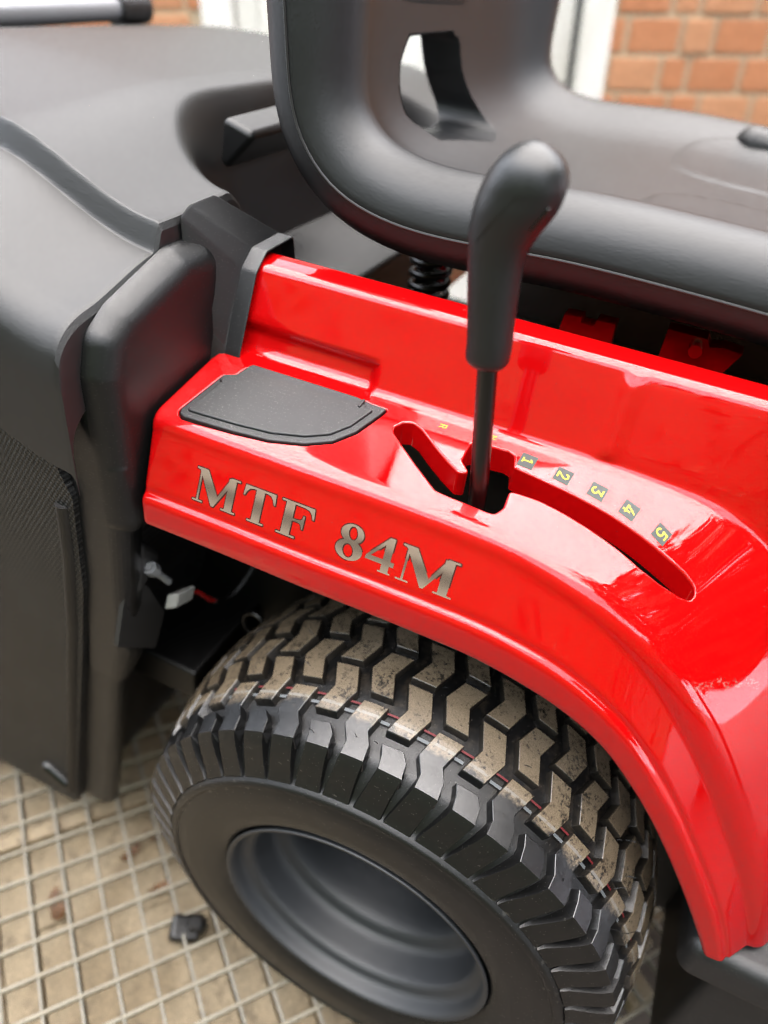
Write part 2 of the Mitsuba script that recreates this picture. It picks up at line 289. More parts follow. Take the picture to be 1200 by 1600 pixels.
put('plastic_clip', tm(clip.rotate([10, 15, 30]).translate([-.190, .010, -.020])), BLACKS, 30)
labels['plastic_clip'] = {'label': 'small black plastic clip stuck in the grating beside the tyre', 'category': 'clip'}

# ================================================================== THE MOWER
MW = 'ride_on_mower'
labels[MW] = {'label': 'red ride-on mower with black seat, gear lever and turf tyre', 'category': 'lawn mower'}
labels[MW + '__fender'] = {'label': 'glossy red rear fender with gear slot and model lettering'}
# ---- red rear fender: sections across it, carried along its length and down the wheel arch
# columns: lower edge x,z | outer top corner x,z | foot of the inner wall x,z | ridge x
FS = np.array([
 [-.206, .5205, -.2105, .595, -.211, .612, -.209], [-.150, .5210, -.150, .595, -.150, .612, -.150], [-.090, .5205, -.090, .595, -.090, .612, -.090],
 [-.030, .5215, -.030, .595, -.030, .612, -.030], [.020, .5215, .022, .5935, .022, .612, .022], [.069, .5145, .078, .5800, .076, .6115, .076],
 [.1104, .4985, .128, .5530, .128, .609, .128], [.152, .4605, .174, .5070, .185, .584, .180], [.1885, .4120, .214, .4530, .235, .527, .230],
 [.218, .3660, .250, .3950, .276, .436, .272], [.2345, .3375, .274, .3350, .302, .3370, .300]])
s_ = np.r_[0, np.cumsum(np.hypot(np.diff(FS[:, 2]), np.diff(FS[:, 3])))]
NU = 220
A = np.stack([PchipInterpolator(s_, FS[:, k])(np.linspace(0, s_[-1], NU)) for k in range(7)], 1)
for _ in range(26): A[1:-1] = .25 * A[:-2] + .5 * A[1:-1] + .25 * A[2:]
YK, YB, RZ, RYY = .071, .155, .668, .179
ss = lambda a, b, x: (lambda t: t * t * (3 - 2 * t))(np.clip((x - a) / (b - a), 0, 1))
def section(r):
    ex, ez, kx, kz, bx, bz, rx = r
    E = np.array([ex, .049, ez]); K = np.array([kx, YK, kz]); B = np.array([bx, YB, bz]); Rg = np.array([rx, RYY, RZ])
    up = K - E; up[1] = 0; h = np.linalg.norm(up); u = up / h
    side = lambda d, y: np.array([ex + u[0] * d, y, ez + u[2] * d])
    P = np.vstack([side(.004, .066), side(-.001, .060)])
    q_ = float(np.clip(h / .066, .42, 1)); rad = (.011 + .008 * ss(.06, .24, kx)) * q_; top = h - rad
    P = np.vstack([P, arc(side(-.001, .060), side(-.0025, .050), side(.002, .0485), 6), [side(d * q_, .0485 + .0003 * q) for q, d in enumerate(np.linspace(.005, .0165, 4))],
                   arc(side(.0165 * q_, .0495), side(.0215 * q_, .0500), side(.0235 * q_, .0535), 6), arc(side(.0235 * q_, .0535), side(.0245 * q_, .0552), side(.0285 * q_, .0556), 5)])
    P = np.vstack([P, [side(d, .0556 + (YK - .0008 - .0556) * (d - .0285 * q_) / (top - .0285 * q_)) for d in np.linspace(.0285 * q_, top, 10)[1:]]])
    corner = np.array([kx, YK + .0004, kz]); ld = B - corner; ld /= np.linalg.norm(ld)
    a = P[-1]; c = corner + ld * rad * 1.15
    P = np.vstack([P, arc(a, corner, c, 9)])
    wd = (Rg - B) / np.linalg.norm(Rg - B); fr = .006; e = B - ld * fr; f = B + wd * fr; g = Rg - wd * .004
    t1 = Rg + np.array([0, .004, .0012]); t2 = np.array([rx, .197, RZ + .0035])
    return np.vstack([P, [c + (e - c) * t for t in np.linspace(0, 1, 30)[1:]], arc(e, B, f, 6), [f + (g - f) * t for t in np.linspace(0, 1, 12)[1:]],
                      arc(g, Rg, t1, 6), [t1 + (t2 - t1) * t for t in (.33, .66, 1)], arc(t2, np.array([rx, .203, RZ + .0035]), np.array([rx, .2035, RZ - .006]), 5), [np.array([rx, .206, RZ - .05])]])
FG = np.array([section(r) for r in A])
# the inner wall: a shallow pocket above the cap, and a soft upright crease ahead of the lever
X, Y, Z = FG[..., 0], FG[..., 1], FG[..., 2]
ss = lambda a, b, x: (lambda t: t * t * (3 - 2 * t))(np.clip((x - a) / (b - a), 0, 1))
onwall = (np.arange(FG.shape[1]) >= 66)[None, :] * 1.0
pocket = ss(-.0930, -.0985, X) * ss(.6250, .6205, Z + (X + .098) * .03 - .004) * onwall * (Y < .19) * (Y > .140)
FG[..., 1] += .0065 * pocket
crease = (ss(.056, .066, X) - .75 * ss(.066, .076, X)) * ss(.613, .620, Z) * ss(.6675, .660, Z) * (Y > .157)
FG[..., 1] -= .0022 * crease
# rear end turns in with a rounded edge, the front end has a small foot flange
def normals(G):
    m = grid_mesh(G); return np.array(trimesh.Trimesh(m.vertices, m.faces, process=False).vertex_normals).reshape(G.shape)
endw = ss(.985, 1.0, np.linspace(0, 1, NU))[:, None, None]
FN = normals(FG)
if FN[60, 50, 2] < 0: FN = -FN
r_ = .004
head = [FG[0] - FN[0] * r_ * (1 - math.cos(t)) * 1.0 + np.array([-r_ * math.sin(t), 0, 0]) for t in np.linspace(np.pi / 2, .25, 5)]
tl = FG[-1] - FG[-2]; tl /= np.linalg.norm(tl, axis=1, keepdims=True)
foot = []
for t in np.linspace(.5, np.pi / 2, 4): foot.append(FG[-1] + tl * .0015 * math.sin(t) - FN[-1] * .0015 * (1 - math.cos(t)))
FG2 = np.concatenate([np.array(head), FG, np.array(foot)])
FN2 = normals(FG2)
if FN2[60, 50, 2] < 0: FN2 = -FN2
TH = .0024
inner = FG2 - FN2 * TH
n_, m_ = FG2.shape[:2]
top_, bot_ = grid_mesh(FG2), grid_mesh(inner, flip=True)
i = np.arange(n_ * m_).reshape(n_, m_)
loop = np.r_[i[0, :], i[1:, -1], i[-1, -2::-1], i[-2:0:-1, 0]]; lb = loop + n_ * m_; nx = np.roll(loop, -1); nb_ = np.roll(lb, -1)
rimf = np.vstack([np.stack([loop, nx, nb_], 1), np.stack([loop, nb_, lb], 1)])
fen = trimesh.Trimesh(np.vstack([top_.vertices, bot_.vertices]), np.vstack([top_.faces, bot_.faces + n_ * m_, rimf]), process=False)
if fen.volume < 0: fen = trimesh.Trimesh(fen.vertices, fen.faces[:, ::-1], process=False)
if not fen.is_winding_consistent: trimesh.repair.fix_normals(fen)
# ledge height over (x, y), for everything that is let into or laid on it
sel = FG[:, 30:75].reshape(-1, 3); sel = sel[::2]
ledge_z = CloughTocher2DInterpolator(sel[:, :2], sel[:, 2])
slot = Polygon([(-.0635,.1256),(-.0654,.1311),(-.0619,.1373),(-.0558,.1395),(-.0485,.1362),(-.0362,.1263),(-.025,.1181),(-.0132,.1107),(-.0076,.1123),(-.0075,.1143),(-.0148,.1216),(-.0151,.1379),(-.0135,.1394),(.0087,.1417),(.0131,.1402),(.016,.1299),(.0363,.1278),(.057,.1264),(.0776,.1244),(.0989,.1213),(.1161,.1185),(.1291,.1167),(.1367,.1145),(.1387,.1113),(.1367,.1073),(.1299,.1051),(.1175,.104),(.1046,.1046),(.0871,.1075),(.0702,.1099),(.0532,.1117),(.0372,.1125),(.0221,.111),(.0201,.1094),(.0212,.0964),(.0182,.0897),(.0136,.0892),(-.008,.09),(-.0195,.0909),(-.039,.1056),(-.0537,.1175)])
cap = Polygon([(-.1970,.0791),(-.1995,.0835),(-.1947,.1265),(-.1870,.1300),(-.1845,.1420),(-.1815,.1455),(-.0985,.1462),(-.0935,.1452),(-.0890,.1442),(-.0760,.1440),(-.0775,.1365),(-.0843,.1141),(-.0938,.0995),(-.1089,.0897),(-.1309,.0827),(-.1558,.0797),(-.1821,.0780),(-.1930,.0776)])
CAPZ = lambda y: .6049 + (y - .12) * .205                # the ledge's plane where the cap lies
def rim(poly, r, depth, step=.0012):
    "the rounded edge and the wall that a hole in the ledge has; returns (its mesh, the hole to cut)"
    P = ring(poly, step); nrm = out_normals(P); rows = []
    def at(o, d):
        Q = P + nrm * o; return np.c_[Q, ledge_z(Q) - d]
    for th in np.linspace(0, np.pi / 2, 7): rows.append(at(r * (1 - math.sin(th)), r * (1 - math.cos(th))))
    for d in np.linspace(r, depth, 5)[1:]: rows.append(at(0.0, d))
    return grid_mesh(np.array(rows), closed_v=True), Polygon(P + nrm * r)
slot_rim, slot_hole = rim(soft(slot, .0022), .0013, .017)
cap_rim, cap_hole = rim(soft(cap, .002), .0010, .006)
cut = man(fen)
cut = cut - man(prism(slot_hole, .50, .63)) - man(prism(cap_hole, .585, .618))
put(MW + '__fender', tm(cut), RED, 32)
def lean(m): v = np.array(m.vertices); v[:, 2] += CAPZ(v[:, 1]); return trimesh.Trimesh(v, m.faces, process=False)
put(MW + '__fender__slot_edge', slot_rim, RED, 40)
put(MW + '__fender__cap_recess', trimesh.util.concatenate([cap_rim, lean(prism(cap_hole.buffer(.001), -.006, -.0045))]), RED, 40)
# added dark box that stands for the shade below the slot
put(MW + '__slot_shade_box', tm(rbox([-.075, .088, .500], [.10, .155, .555], .01)), DARK, 30)

# ---- storage cap let into the ledge
def plate(poly, z0, z1, r, step=.0015):
    P = ring(poly, step); nrm = out_normals(P); rows = [np.c_[P, np.full(len(P), z0)], np.c_[P, np.full(len(P), z1 - r)]]
    for th in np.linspace(0, np.pi / 2, 6)[1:]: rows.append(np.c_[P - nrm * r * (1 - math.cos(th)), np.full(len(P), z1 - r + r * math.sin(th))])
    side = grid_mesh(np.array(rows), closed_v=True); q = Polygon(rows[-1][:, :2])
    v, f = trimesh.creation.triangulate_polygon(q, engine='earcut')
    tp = trimesh.Trimesh(np.c_[v, np.full(len(v), z1)], f, process=False)
    if tp.face_normals[0, 2] < 0: tp.invert()
    if side.face_normals[len(side.faces) // 3] @ np.array([0, 0, 1]) < -.5: side.invert()
    return trimesh.util.concatenate([side, tp])
cap_in = soft(cap, .002).buffer(-.0009)
put(MW + '__storage_cap', lean(plate(cap_in, -.0050, .0012, .0012)), CAPM, 30, 'black plastic cap let into the fender ledge')
cap_main = cap_in.buffer(-.0050).union(cap_in.buffer(-.0018).intersection(sbox(-.196, .118, -.094, .2))).buffer(-.002).buffer(.002)
cap_main = cap_main.intersection(Polygon([(-.25, 0), (-.0925, 0), (-.0815, .12), (-.0815, .136), (-.0900, .137), (-.0900, .2), (-.25, .2)])).buffer(-.001).buffer(.001)
put(MW + '__storage_cap__raised_panel', lean(plate(cap_main, .0005, .0028, .0011)), CAPM, 30)
put(MW + '__storage_cap__catch', lean(tm(rbox([-.0945, .134, .001], [-.0925, .142, .0040], .0006, 8))), CAPM, 30)

# ---- lettering on the fender side: serif capitals cut as thin foil, each with its dark outline below
def serif(letter):
    U = shapely.union_all; P = Polygon; B = sbox
    if letter == 'M':
        return U([B(.0, 0, .24, .035), B(.10, .02, .135, .97), P([(0, 1), (.0, .965), (.09, .94), (.10, .90), (.21, .96), (.20, 1)]), P([(.03, 1), (.26, 1), (.60, .28), (.53, .0), (.475, .0), (.10, .90)]),
                  P([(.475, 0), (.53, 0), (.90, .90), (.84, .985)]), B(.80, .02, .97, .97), B(.72, 0, 1.06, .035), B(.84, .965, 1.06, 1)])
    if letter == 'T':
        return U([B(.29, .02, .48, .98), B(.19, 0, .58, .035), B(.02, .955, .75, 1), P([(.02, 1), (0, .70), (.025, .70), (.07, .84), (.13, .925), (.22, .955), (.3, .96), (.3, 1)]), P([(.75, 1), (.77, .70), (.745, .70), (.70, .84), (.64, .925), (.55, .955), (.47, .96), (.47, 1)])])
    if letter == 'F':
        return U([B(.10, .02, .28, .98), B(0, 0, .40, .035), B(0, .965, .70, 1), P([(.70, 1), (.72, .70), (.695, .70), (.66, .83), (.60, .92), (.50, .955), (.28, .96), (.28, 1)]), B(.28, .49, .50, .535), P([(.53, .70), (.53, .33), (.505, .33), (.49, .42), (.45, .475), (.36, .50), (.36, .53), (.45, .55), (.49, .60), (.505, .70)])])
    if letter == '8':
        el = lambda cx, cy, rx, ry: affinity.scale(shapely.Point(cx, cy).buffer(1, quad_segs=20), rx, ry)
        o = U([el(.33, .74, .27, .26), el(.33, .27, .32, .285)])
        hole = U([affinity.rotate(el(.345, .755, .115, .20), 8), affinity.rotate(el(.31, .245, .135, .205), 12)])
        return o.difference(hole)
    if letter == '4':
        o = P([(.47, 1), (.60, 1), (.60, .36), (.70, .36), (.70, .235), (.60, .235), (.60, 0), (.42, 0), (.42, .235), (0, .235), (0, .33)])
        return o.difference(P([(.42, .36), (.42, .80), (.10, .36)])).union(B(.36, 0, .66, .035))
SL = .0146 / .0350                                       # how far the side leans
F_Y = lambda z: .0556 + SL * (z - .5490)
def foil(m):
    "letter mesh (x along, y up, z out) laid on the sloping fender side"
    v = np.array(m.vertices); n = np.array([0, -1, SL]); n /= np.linalg.norm(n); u = np.array([0, SL, 1.0]); u /= np.linalg.norm(u)
    o = np.array([0, F_Y(.5520), .5520])
    return trimesh.Trimesh(o + v[:, :1] * np.array([1, 0, 0]) + v[:, 1:2] * u + v[:, 2:] * n, m.faces, process=False)
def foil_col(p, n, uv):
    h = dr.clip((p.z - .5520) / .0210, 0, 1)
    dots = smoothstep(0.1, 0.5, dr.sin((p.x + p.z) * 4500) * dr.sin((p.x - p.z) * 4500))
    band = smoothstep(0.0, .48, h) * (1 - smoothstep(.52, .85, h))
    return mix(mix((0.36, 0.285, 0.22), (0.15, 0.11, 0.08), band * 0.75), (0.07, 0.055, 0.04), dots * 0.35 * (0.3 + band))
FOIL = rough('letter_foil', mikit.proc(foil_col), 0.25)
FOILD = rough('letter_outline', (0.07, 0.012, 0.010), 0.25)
ZL = .0226
k = 0
for ch, x0, w in (('M', -.1725, .0325), ('T', -.1362, .0232), ('F', -.1088, .0236), ('8', -.0672, .0178), ('4', -.0468, .0186), ('M', -.0254, .0360)):
    g = serif(ch); b = g.bounds
    g = affinity.scale(affinity.translate(g, -b[0], 0), w / (b[2] - b[0]), ZL, origin=(0, 0)); g = affinity.translate(g, x0, 0)
    g = g.buffer(.00015).simplify(.00004)
    ex = lambda q, d0, d1: trimesh.util.concatenate([prism(a, d0, d1) for a in getattr(q, 'geoms', [q])])
    kk = MW + '__fender__' + num('letter', k); k += 1
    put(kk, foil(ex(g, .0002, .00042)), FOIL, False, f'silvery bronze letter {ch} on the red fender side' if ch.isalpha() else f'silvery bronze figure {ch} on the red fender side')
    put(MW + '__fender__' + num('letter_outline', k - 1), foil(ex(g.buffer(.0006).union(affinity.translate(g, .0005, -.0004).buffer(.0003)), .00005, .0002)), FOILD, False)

# ---- gear marks along the slot: small dark stickers with yellow figures
STK = rough('sticker_print', (0.022, 0.034, 0.028), 0.30)
STKR = rough('pale_sticker_print', (0.30, 0.02, 0.02), 0.12)
YEL = rough('yellow_print', (0.48, 0.43, 0.012), 0.3)
def lay(m, cx, cy, ang):
    "flat mesh (u right, v up, w out) laid on the ledge, its right along -y turned by ang"
    a = math.radians(ang); r = np.array([math.sin(a), -math.cos(a)]); u = np.array([math.cos(a), math.sin(a)]); v = np.array(m.vertices)
    xy = np.array([cx, cy]) + v[:, :1] * r + v[:, 1:2] * u
    return trimesh.Trimesh(np.c_[xy, ledge_z(xy) + v[:, 2]], m.faces, process=False)
def fine_plate(w, h, t=.0002):
    gx, gy = np.linspace(-w / 2, w / 2, 9), np.linspace(-h / 2, h / 2, 9); GX, GY = np.meshgrid(gx, gy, indexing='ij')
    a = grid_mesh(np.stack([GX, GY, np.full_like(GX, t)], -1)); return a
for k, (ch, cx, cy, w, h, big) in enumerate((('R', -.0372, .1445, .0080, .0068, .0048), ('N', -.0045, .1488, .0072, .0066, .0042), ('1', .0220, .1385, .0118, .0102, .0066), ('2', .0456, .1370, .0112, .0102, .0072), ('3', .0678, .1355, .0108, .0102, .0072), ('4', .0887, .1324, .0105, .0098, .0072), ('5', .1102, .1281, .0096, .0092, .0068))):
    ang = [0, 0, -4, -6, -8, -14, -20][k]
    kk = MW + '__fender__' + num('gear_sticker', k)
    put(kk, lay(fine_plate(w, h), cx, cy, ang), STKR if k < 2 else STK, True, f'gear sticker marked {ch} beside the slot')
    t = meshkit.text_mesh(ch, big, .00015, bold=True); bb = t.bounds
    t.apply_translation([-(bb[0, 0] + bb[1, 0]) / 2, -(bb[0, 1] + bb[1, 1]) / 2, .00025])
    put(MW + '__fender__' + num('gear_mark', k), lay(t, cx, cy, ang), YEL, False, f'yellow gear mark {ch}')

# ---- gear lever
GL = MW + '__gear_lever'
labels[GL] = {'label': 'gear lever with black grip in the fender slot'}
put(GL + '__stem', tube(np.array([[.0085, .104, .50], [.0032, .1035, .60], [-.0075, .1, .69]]), .0056, 24), STEEL, 40)
KL = np.array([[.6795, -.0125], [.6815, -.0172], [.685, -.0190], [.690, -.0194], [.702, -.0212], [.718, -.0240], [.734, -.0266], [.746, -.0280], [.758, -.0276], [.767, -.0258], [.775, -.0226], [.781, -.0186], [.786, -.0130], [.7885, -.0070]])
KR = np.array([[.6795, -.0020], [.6815, .0024], [.685, .0042], [.690, .0043], [.702, .0032], [.718, .0018], [.734, .0010], [.742, .0018], [.750, .0048], [.757, .0086], [.764, .0116], [.771, .0126], [.778, .0112], [.784, .0066], [.7885, -.0020]])
kz = np.r_[np.linspace(.6795, .6849, 5), np.linspace(.687, .782, 48), .7845, .7865, .7878, .7885]
xl, xr = PchipInterpolator(KL[:, 0], KL[:, 1])(kz), PchipInterpolator(KR[:, 0], KR[:, 1])(kz)
hy = np.minimum((xr - xl) / 2 * np.interp(kz, [.68, .74, .765, .79], [1, .92, .86, 1]), .017)
th = np.linspace(0, 2 * np.pi, 48, endpoint=False)
def knob(grow):
    G = np.stack([np.stack([(a + b) / 2 + ((b - a) / 2 + grow) * np.sign(np.cos(th)) * abs(np.cos(th)) ** .92, .1 + (h + grow) * np.sign(np.sin(th)) * abs(np.sin(th)) ** .92, np.full(48, z + (grow if z > .76 else 0))], 1) for a, b, h, z in zip(xl, xr, hy, kz)])
    m = grid_mesh(G, closed_v=True); v = np.vstack([m.vertices, G[0].mean(0), G[-1].mean(0)]); N = len(m.vertices); j = np.arange(48); L = (len(kz) - 1) * 48
    m = trimesh.Trimesh(v, np.vstack([m.faces, np.stack([np.full(48, N), j, (j + 1) % 48], 1), np.stack([np.full(48, N + 1), L + (j + 1) % 48, L + j], 1)]), process=False)
    if m.volume < 0: m.invert()
    return m
put(GL + '__grip', knob(0), KNOB, 40)
seam = Polygon([(.03, .7725), (.012, .7725), (-.0055, .7690), (-.0125, .7590), (-.0215, .7450), (-.05, .7400), (-.05, .82), (.03, .82)])
put(GL + '__grip_cap', tm(man(knob(.0006)) ^ man(prism(seam, .05, .15, 'y'))), KNOBC, 40)
flute = lambda P, r: hull(P, r)
put(GL + '__grip_groove', tm(hull([(.0030, .0885, .7550), (.0085, .0895, .7650)], [.0005, .0010])), STEEL, 40)

# ---- seat: one moulded bucket carried along its profile
SC, SA = 0.4923, .286
sp = spline([(-0.235, 1.1035), (-0.216, 0.9935), (-0.2035, 0.9055), (-0.1965, 0.845), (-0.1915, 0.7955), (-0.1835, 0.757), (-0.1593, 0.7284), (-0.123, 0.7147), (-0.0735, 0.7114), (-0.0075, 0.7147), (0.0585, 0.7147), (0.1245, 0.7125), (0.1905, 0.7097), (0.2565, 0.7119), (0.3225, 0.7207)], 230)
tg = np.gradient(sp, axis=0); tg /= np.linalg.norm(tg, axis=1, keepdims=True); nn = np.stack([-tg[:, 1], tg[:, 0]], 1)     # towards the rider
half = [(0, 0), (.03, .0), (.06, .0002), (.09, .0006), (.12, .0015), (.145, .003), (.165, .006), (.182, .0105), (.197, .0165), (.210, .0225), (.221, .0262), (.230, .0272), (.238, .0262), (.246, .0225), (.2525, .0165), (.2570, .0090), (.2592, .0015), (.2600, -.0035), (.2592, -.0052), (.2590, -.0075), (.2565, -.0140), (.2500, -.0215), (.2410, -.0262), (.228, -.0285), (.20, -.0300), (.12, -.034), (0, -.036)]
half = np.array(half) * 1.1; hs = np.array(half); seg = np.r_[0, np.cumsum(np.hypot(*np.diff(hs, axis=0).T))]
hs = PchipInterpolator(seg, hs)(np.sort(np.r_[np.linspace(0, .176, 40), np.linspace(.178, seg[18], 40), np.linspace(seg[18] + .0008, seg[-1], 40)]))
prof = np.vstack([hs, (hs * [-1, 1])[-2:0:-1]])
SG = []
for (x, z), n in zip(sp, nn):
    w, h = prof[:, 0].copy(), prof[:, 1].copy()
    up = ss(.77, .88, z)
    h = np.where(h > 0, h * (1 + .25 * up), h)
    pad = ((x - 0.163) / .1375) ** 4 + ((np.abs(w) - .1265) / .09) ** 4           # raised pads of the seat pan
    pan = (prof[:, 1] > -.001) & (z < .74)
    h = h + np.where(pan, .0018 * ss(1.06, .98, pad), 0)
    SG.append(np.stack([x + n[0] * h, SC + w, z + n[1] * h], 1))
SG = np.array(SG)
sm_ = grid_mesh(SG, closed_v=True); v = np.vstack([sm_.vertices, SG[0].mean(0), SG[-1].mean(0)]); N = len(sm_.vertices); M_ = SG.shape[1]; j = np.arange(M_); L = (len(SG) - 1) * M_
seat = trimesh.Trimesh(v, np.vstack([sm_.faces, np.stack([np.full(M_, N), j, (j + 1) % M_], 1), np.stack([np.full(M_, N + 1), L + (j + 1) % M_, L + j], 1)]), process=False)
if seat.volume < 0: seat.invert()
hole = soft(Polygon([(.362, .748), (.370, .782), (.388, .799), (.488, .801), (.510, .793), (.520, .768), (.538, .737), (.534, .722), (.500, .718), (.40, .728)]), .011)
ST = MW + '__seat'
put(ST, tm(man(seat) - man(prism(hole, -.36, -.138, 'x'))), SEATM, 40, 'black moulded seat with a slot in its backrest')
ip = int(np.argmin(abs(prof[:60 * 2, 0] - .2600)))
for k, s in enumerate((-1, 1)):
    P = np.array([(x + n[0] * -.0046, SC + s * .2859, z + n[1] * -.0046) for (x, z), n in zip(sp, nn)])
    put(ST + '__' + num('piping', k), tube(P[::2], .0010, 8), PIPE, 40)
bp = hull([(x, y, z) for x, z in ((-0.2025, 0.8270), (-0.2125, 0.911)) for y in (0.3713, 0.5143)], .011).scale([1, 1, 1])
put(ST + '__back_pad', tm(bp), SEATM, 40)

# ---- spring, tank, brackets and dark parts below the seat
t = np.linspace(0, 1, 240)
coil = np.stack([-.130 + .0165 * np.cos(t * 2 * np.pi * 8.5) - (t - .5) * .002, .345 + .0165 * np.sin(t * 2 * np.pi * 8.5), .585 + t * .09], 1)
put(MW + '__seat_spring', tube(coil, .0030, 10), STEEL, 40, 'black coil spring under the seat')
put(MW + '__seat_plate', tm(rbox([-.06, .27, .615], [.25, .62, .635], .004)), DARK, 30)
br = Polygon([(.002, .640), (.004, .660), (.016, .661), (.017, .657), (.026, .657), (.027, .662), (.040, .662), (.041, .640)])
put(MW + '__seat_bracket', prism(br, .258, .272, 'y'), RED, False)
br = Polygon([(.074, .640), (.074, .668), (.100, .668), (.103, .663), (.112, .665), (.124, .664), (.113, .640)])
put(MW + '__seat_bracket_001', prism(br, .258, .274, 'y'), RED, False)
put(MW + '__seat_bracket_001__bolt', tube(np.array([[.095, .246, .662], [.095, .262, .662]]), .0045, 16), RED, 40)
put(MW + '__tank_frame', tm(rbox([-.235, .50, .560], [-.165, .62, .600], .003)), RED, 30)
put(MW + '__chassis', trimesh.util.concatenate([tm(rbox([-.34, .212, .10], [.42, .235, .600], .004)), tm(rbox([.06, .24, .40], [.42, .66, .62], .01)), tm(rbox([-.34, .22, .30], [.05, .66, .50], .01))]), DARK, 30)
put(MW + '__axle', tube(np.array([[0, .112, WZ], [0, .62, WZ]]), .022, 24), DARK, 40)
put(MW + '__far_fender', tm(hull([(x, y, z) for x in (-.2, .2) for y, z in ((.69, .60), (.69, .645), (.80, .60))], .012)), RED, 40)
put(MW + '__deck_lever', tube(np.array([[.09, .735, .60], [.086, .715, .68]]), .006, 16), STEEL, 40)
put(MW + '__deck_lever__knob', tm(hull([(.086, .715, .690), (.090, .712, .728), (.112, .712, .726)], [.010, .019, .016])), KNOB, 40)

put(MW + '__hood', tm(hull([(x, y, z) for x, z in ((.62, .30), (.62, .78), (1.2, .30), (1.15, .66)) for y in (.24, .61)], .04)), RED, 40)

# ---- rear tyre: carcass, side walls and every tread block
TY = MW + '__tyre'
GD = .0068                                     # groove depth
ins = [(y, r - GD) for y, r in RY[2:-2]]
carc = [(.014, .112), (.006, .1145), (.001, .119), (-.0035, .128), (-.0055, .140), (-.0055, .152), (-.0045, .160), (-.0035, .1635), (-.0030, .1655), (-.0045, .1668), (-.0048, .1690), (-.0030, .1720), (-.0005, .1735), (.0020, .1755), (.0065, .1830), (.0130, .1925), (.0215, .2010)] + [(y, r) for y, r in ins[1:-1] if .03 <= y <= .172]
far = [(.202 - y, r) for y, r in carc[:17]][::-1]
y_c = np.array(carc + far); d = np.r_[0, np.cumsum(np.hypot(*np.diff(y_c, axis=0).T))]
pc = PchipInterpolator(d, y_c)(np.linspace(0, d[-1], 140))
put(TY, lathe_y(pc, 160), RUBBER, 40, 'black turf tyre with sandy dust on its tread')
def ang(p): return math.radians(p)
def block(poly, top=None, base=-.0015, step=.0035, side=False):
    "tread block from a polygon of (degrees, y): walls from the groove floor up to the running surface"
    Q = Polygon(poly); Q = Q if Q.exterior.is_ccw else Polygon(list(poly)[::-1])
    S = Polygon([(a * .00388, y) for a, y in Q.exterior.coords[:-1]])           # metres along the tread
    R = ring(S, .0022); c = np.array(S.exterior.coords[:-1])
    # keep the corners
    e = S.exterior; ds = sorted(set([round(e.project(shapely.Point(p)), 7) for p in c] + list(np.arange(0, e.length, .0022))))
    ds = [q for q in ds if q < e.length - 1e-6]
    R = np.array([e.interpolate(q).coords[0] for q in ds])
    if not Polygon(R).exterior.is_ccw: R = R[::-1]
    nr = out_normals(R)
    def on(P, dr_):
        r = tread_r(P[:, 1]) + dr_; a = P[:, 0] / .00388 * np.pi / 180
        return np.stack([r * np.sin(a), P[:, 1], WZ + r * np.cos(a)], 1)
    bev = .00045
    rows = [on(R + nr * .0009, -GD + base), on(R, -bev), on(R - nr * bev, 0)]
    G = np.array(rows); sd = grid_mesh(G, closed_v=True)
    top_poly = Polygon(R - nr * bev)
    # running surface: triangulated with inner points so that it follows the crown
    x0, y0, x1, y1 = top_poly.bounds
    cut_ = top_poly.buffer(-.0012)
    pts = [(x, y) for x in np.arange(x0, x1, step) for y in np.arange(y0, y1, step) if cut_.contains(shapely.Point(x, y))]
    V = np.vstack([R - nr * bev, np.array(pts).reshape(-1, 2)])
    from scipy.spatial import Delaunay
    tri = Delaunay(V).simplices; cen = V[tri].mean(1)
    tri = tri[[top_poly.contains(shapely.Point(q)) for q in cen]]
    a, b, cc = V[tri[:, 0]], V[tri[:, 1]], V[tri[:, 2]]
    cr = (b[:, 0] - a[:, 0]) * (cc[:, 1] - a[:, 1]) - (b[:, 1] - a[:, 1]) * (cc[:, 0] - a[:, 0])
    tri = np.where((cr < 0)[:, None], tri[:, ::-1], tri)[abs(cr) > 1e-12]
    tp = on(V, 0)
    vs = np.vstack([sd.vertices, tp]); fs = np.vstack([sd.faces, tri + len(sd.vertices)])
    uv = np.c_[np.r_[np.full(len(R), .0), np.full(len(R), .14), np.ones(len(R)), np.ones(len(tp))], vs[:, 1]]
    m = trimesh.Trimesh(vs, fs, process=False)
    return m, uv
def mirror(poly): return [(a, .202 - y) for a, y in poly]
A1 = [(-2.4, .076), (2.4, .076), (4.3, .057), (2.3, .038), (-2.3, .038), (-.4, .057)]
HX = [(6.8, .097), (11.35, .097), (9.5, .079), (11.35, .060), (6.8, .060), (4.8, .079)]
A2 = [(-2.4, .120), (2.4, .120), (4.2, .101), (2.4, .082), (-2.4, .082), (-.4, .101)]
LL = [(6.4, .0525), (11.4, .0525), (9.65, .033), (11.0, .0245), (11.3, .0127), (6.5, .0127), (6.5, .0225), (4.8, .033)]
SP = [(-2.1, .0290), (2.2, .0300), (3.6, .0235), (4.0, .0127), (-.8, .0127), (-1.3, .0225)]
blocks = [A1, HX, A2, LL, SP, mirror(A1), mirror(HX), mirror(LL), mirror(SP)]
proto = [block(b) for b in blocks]
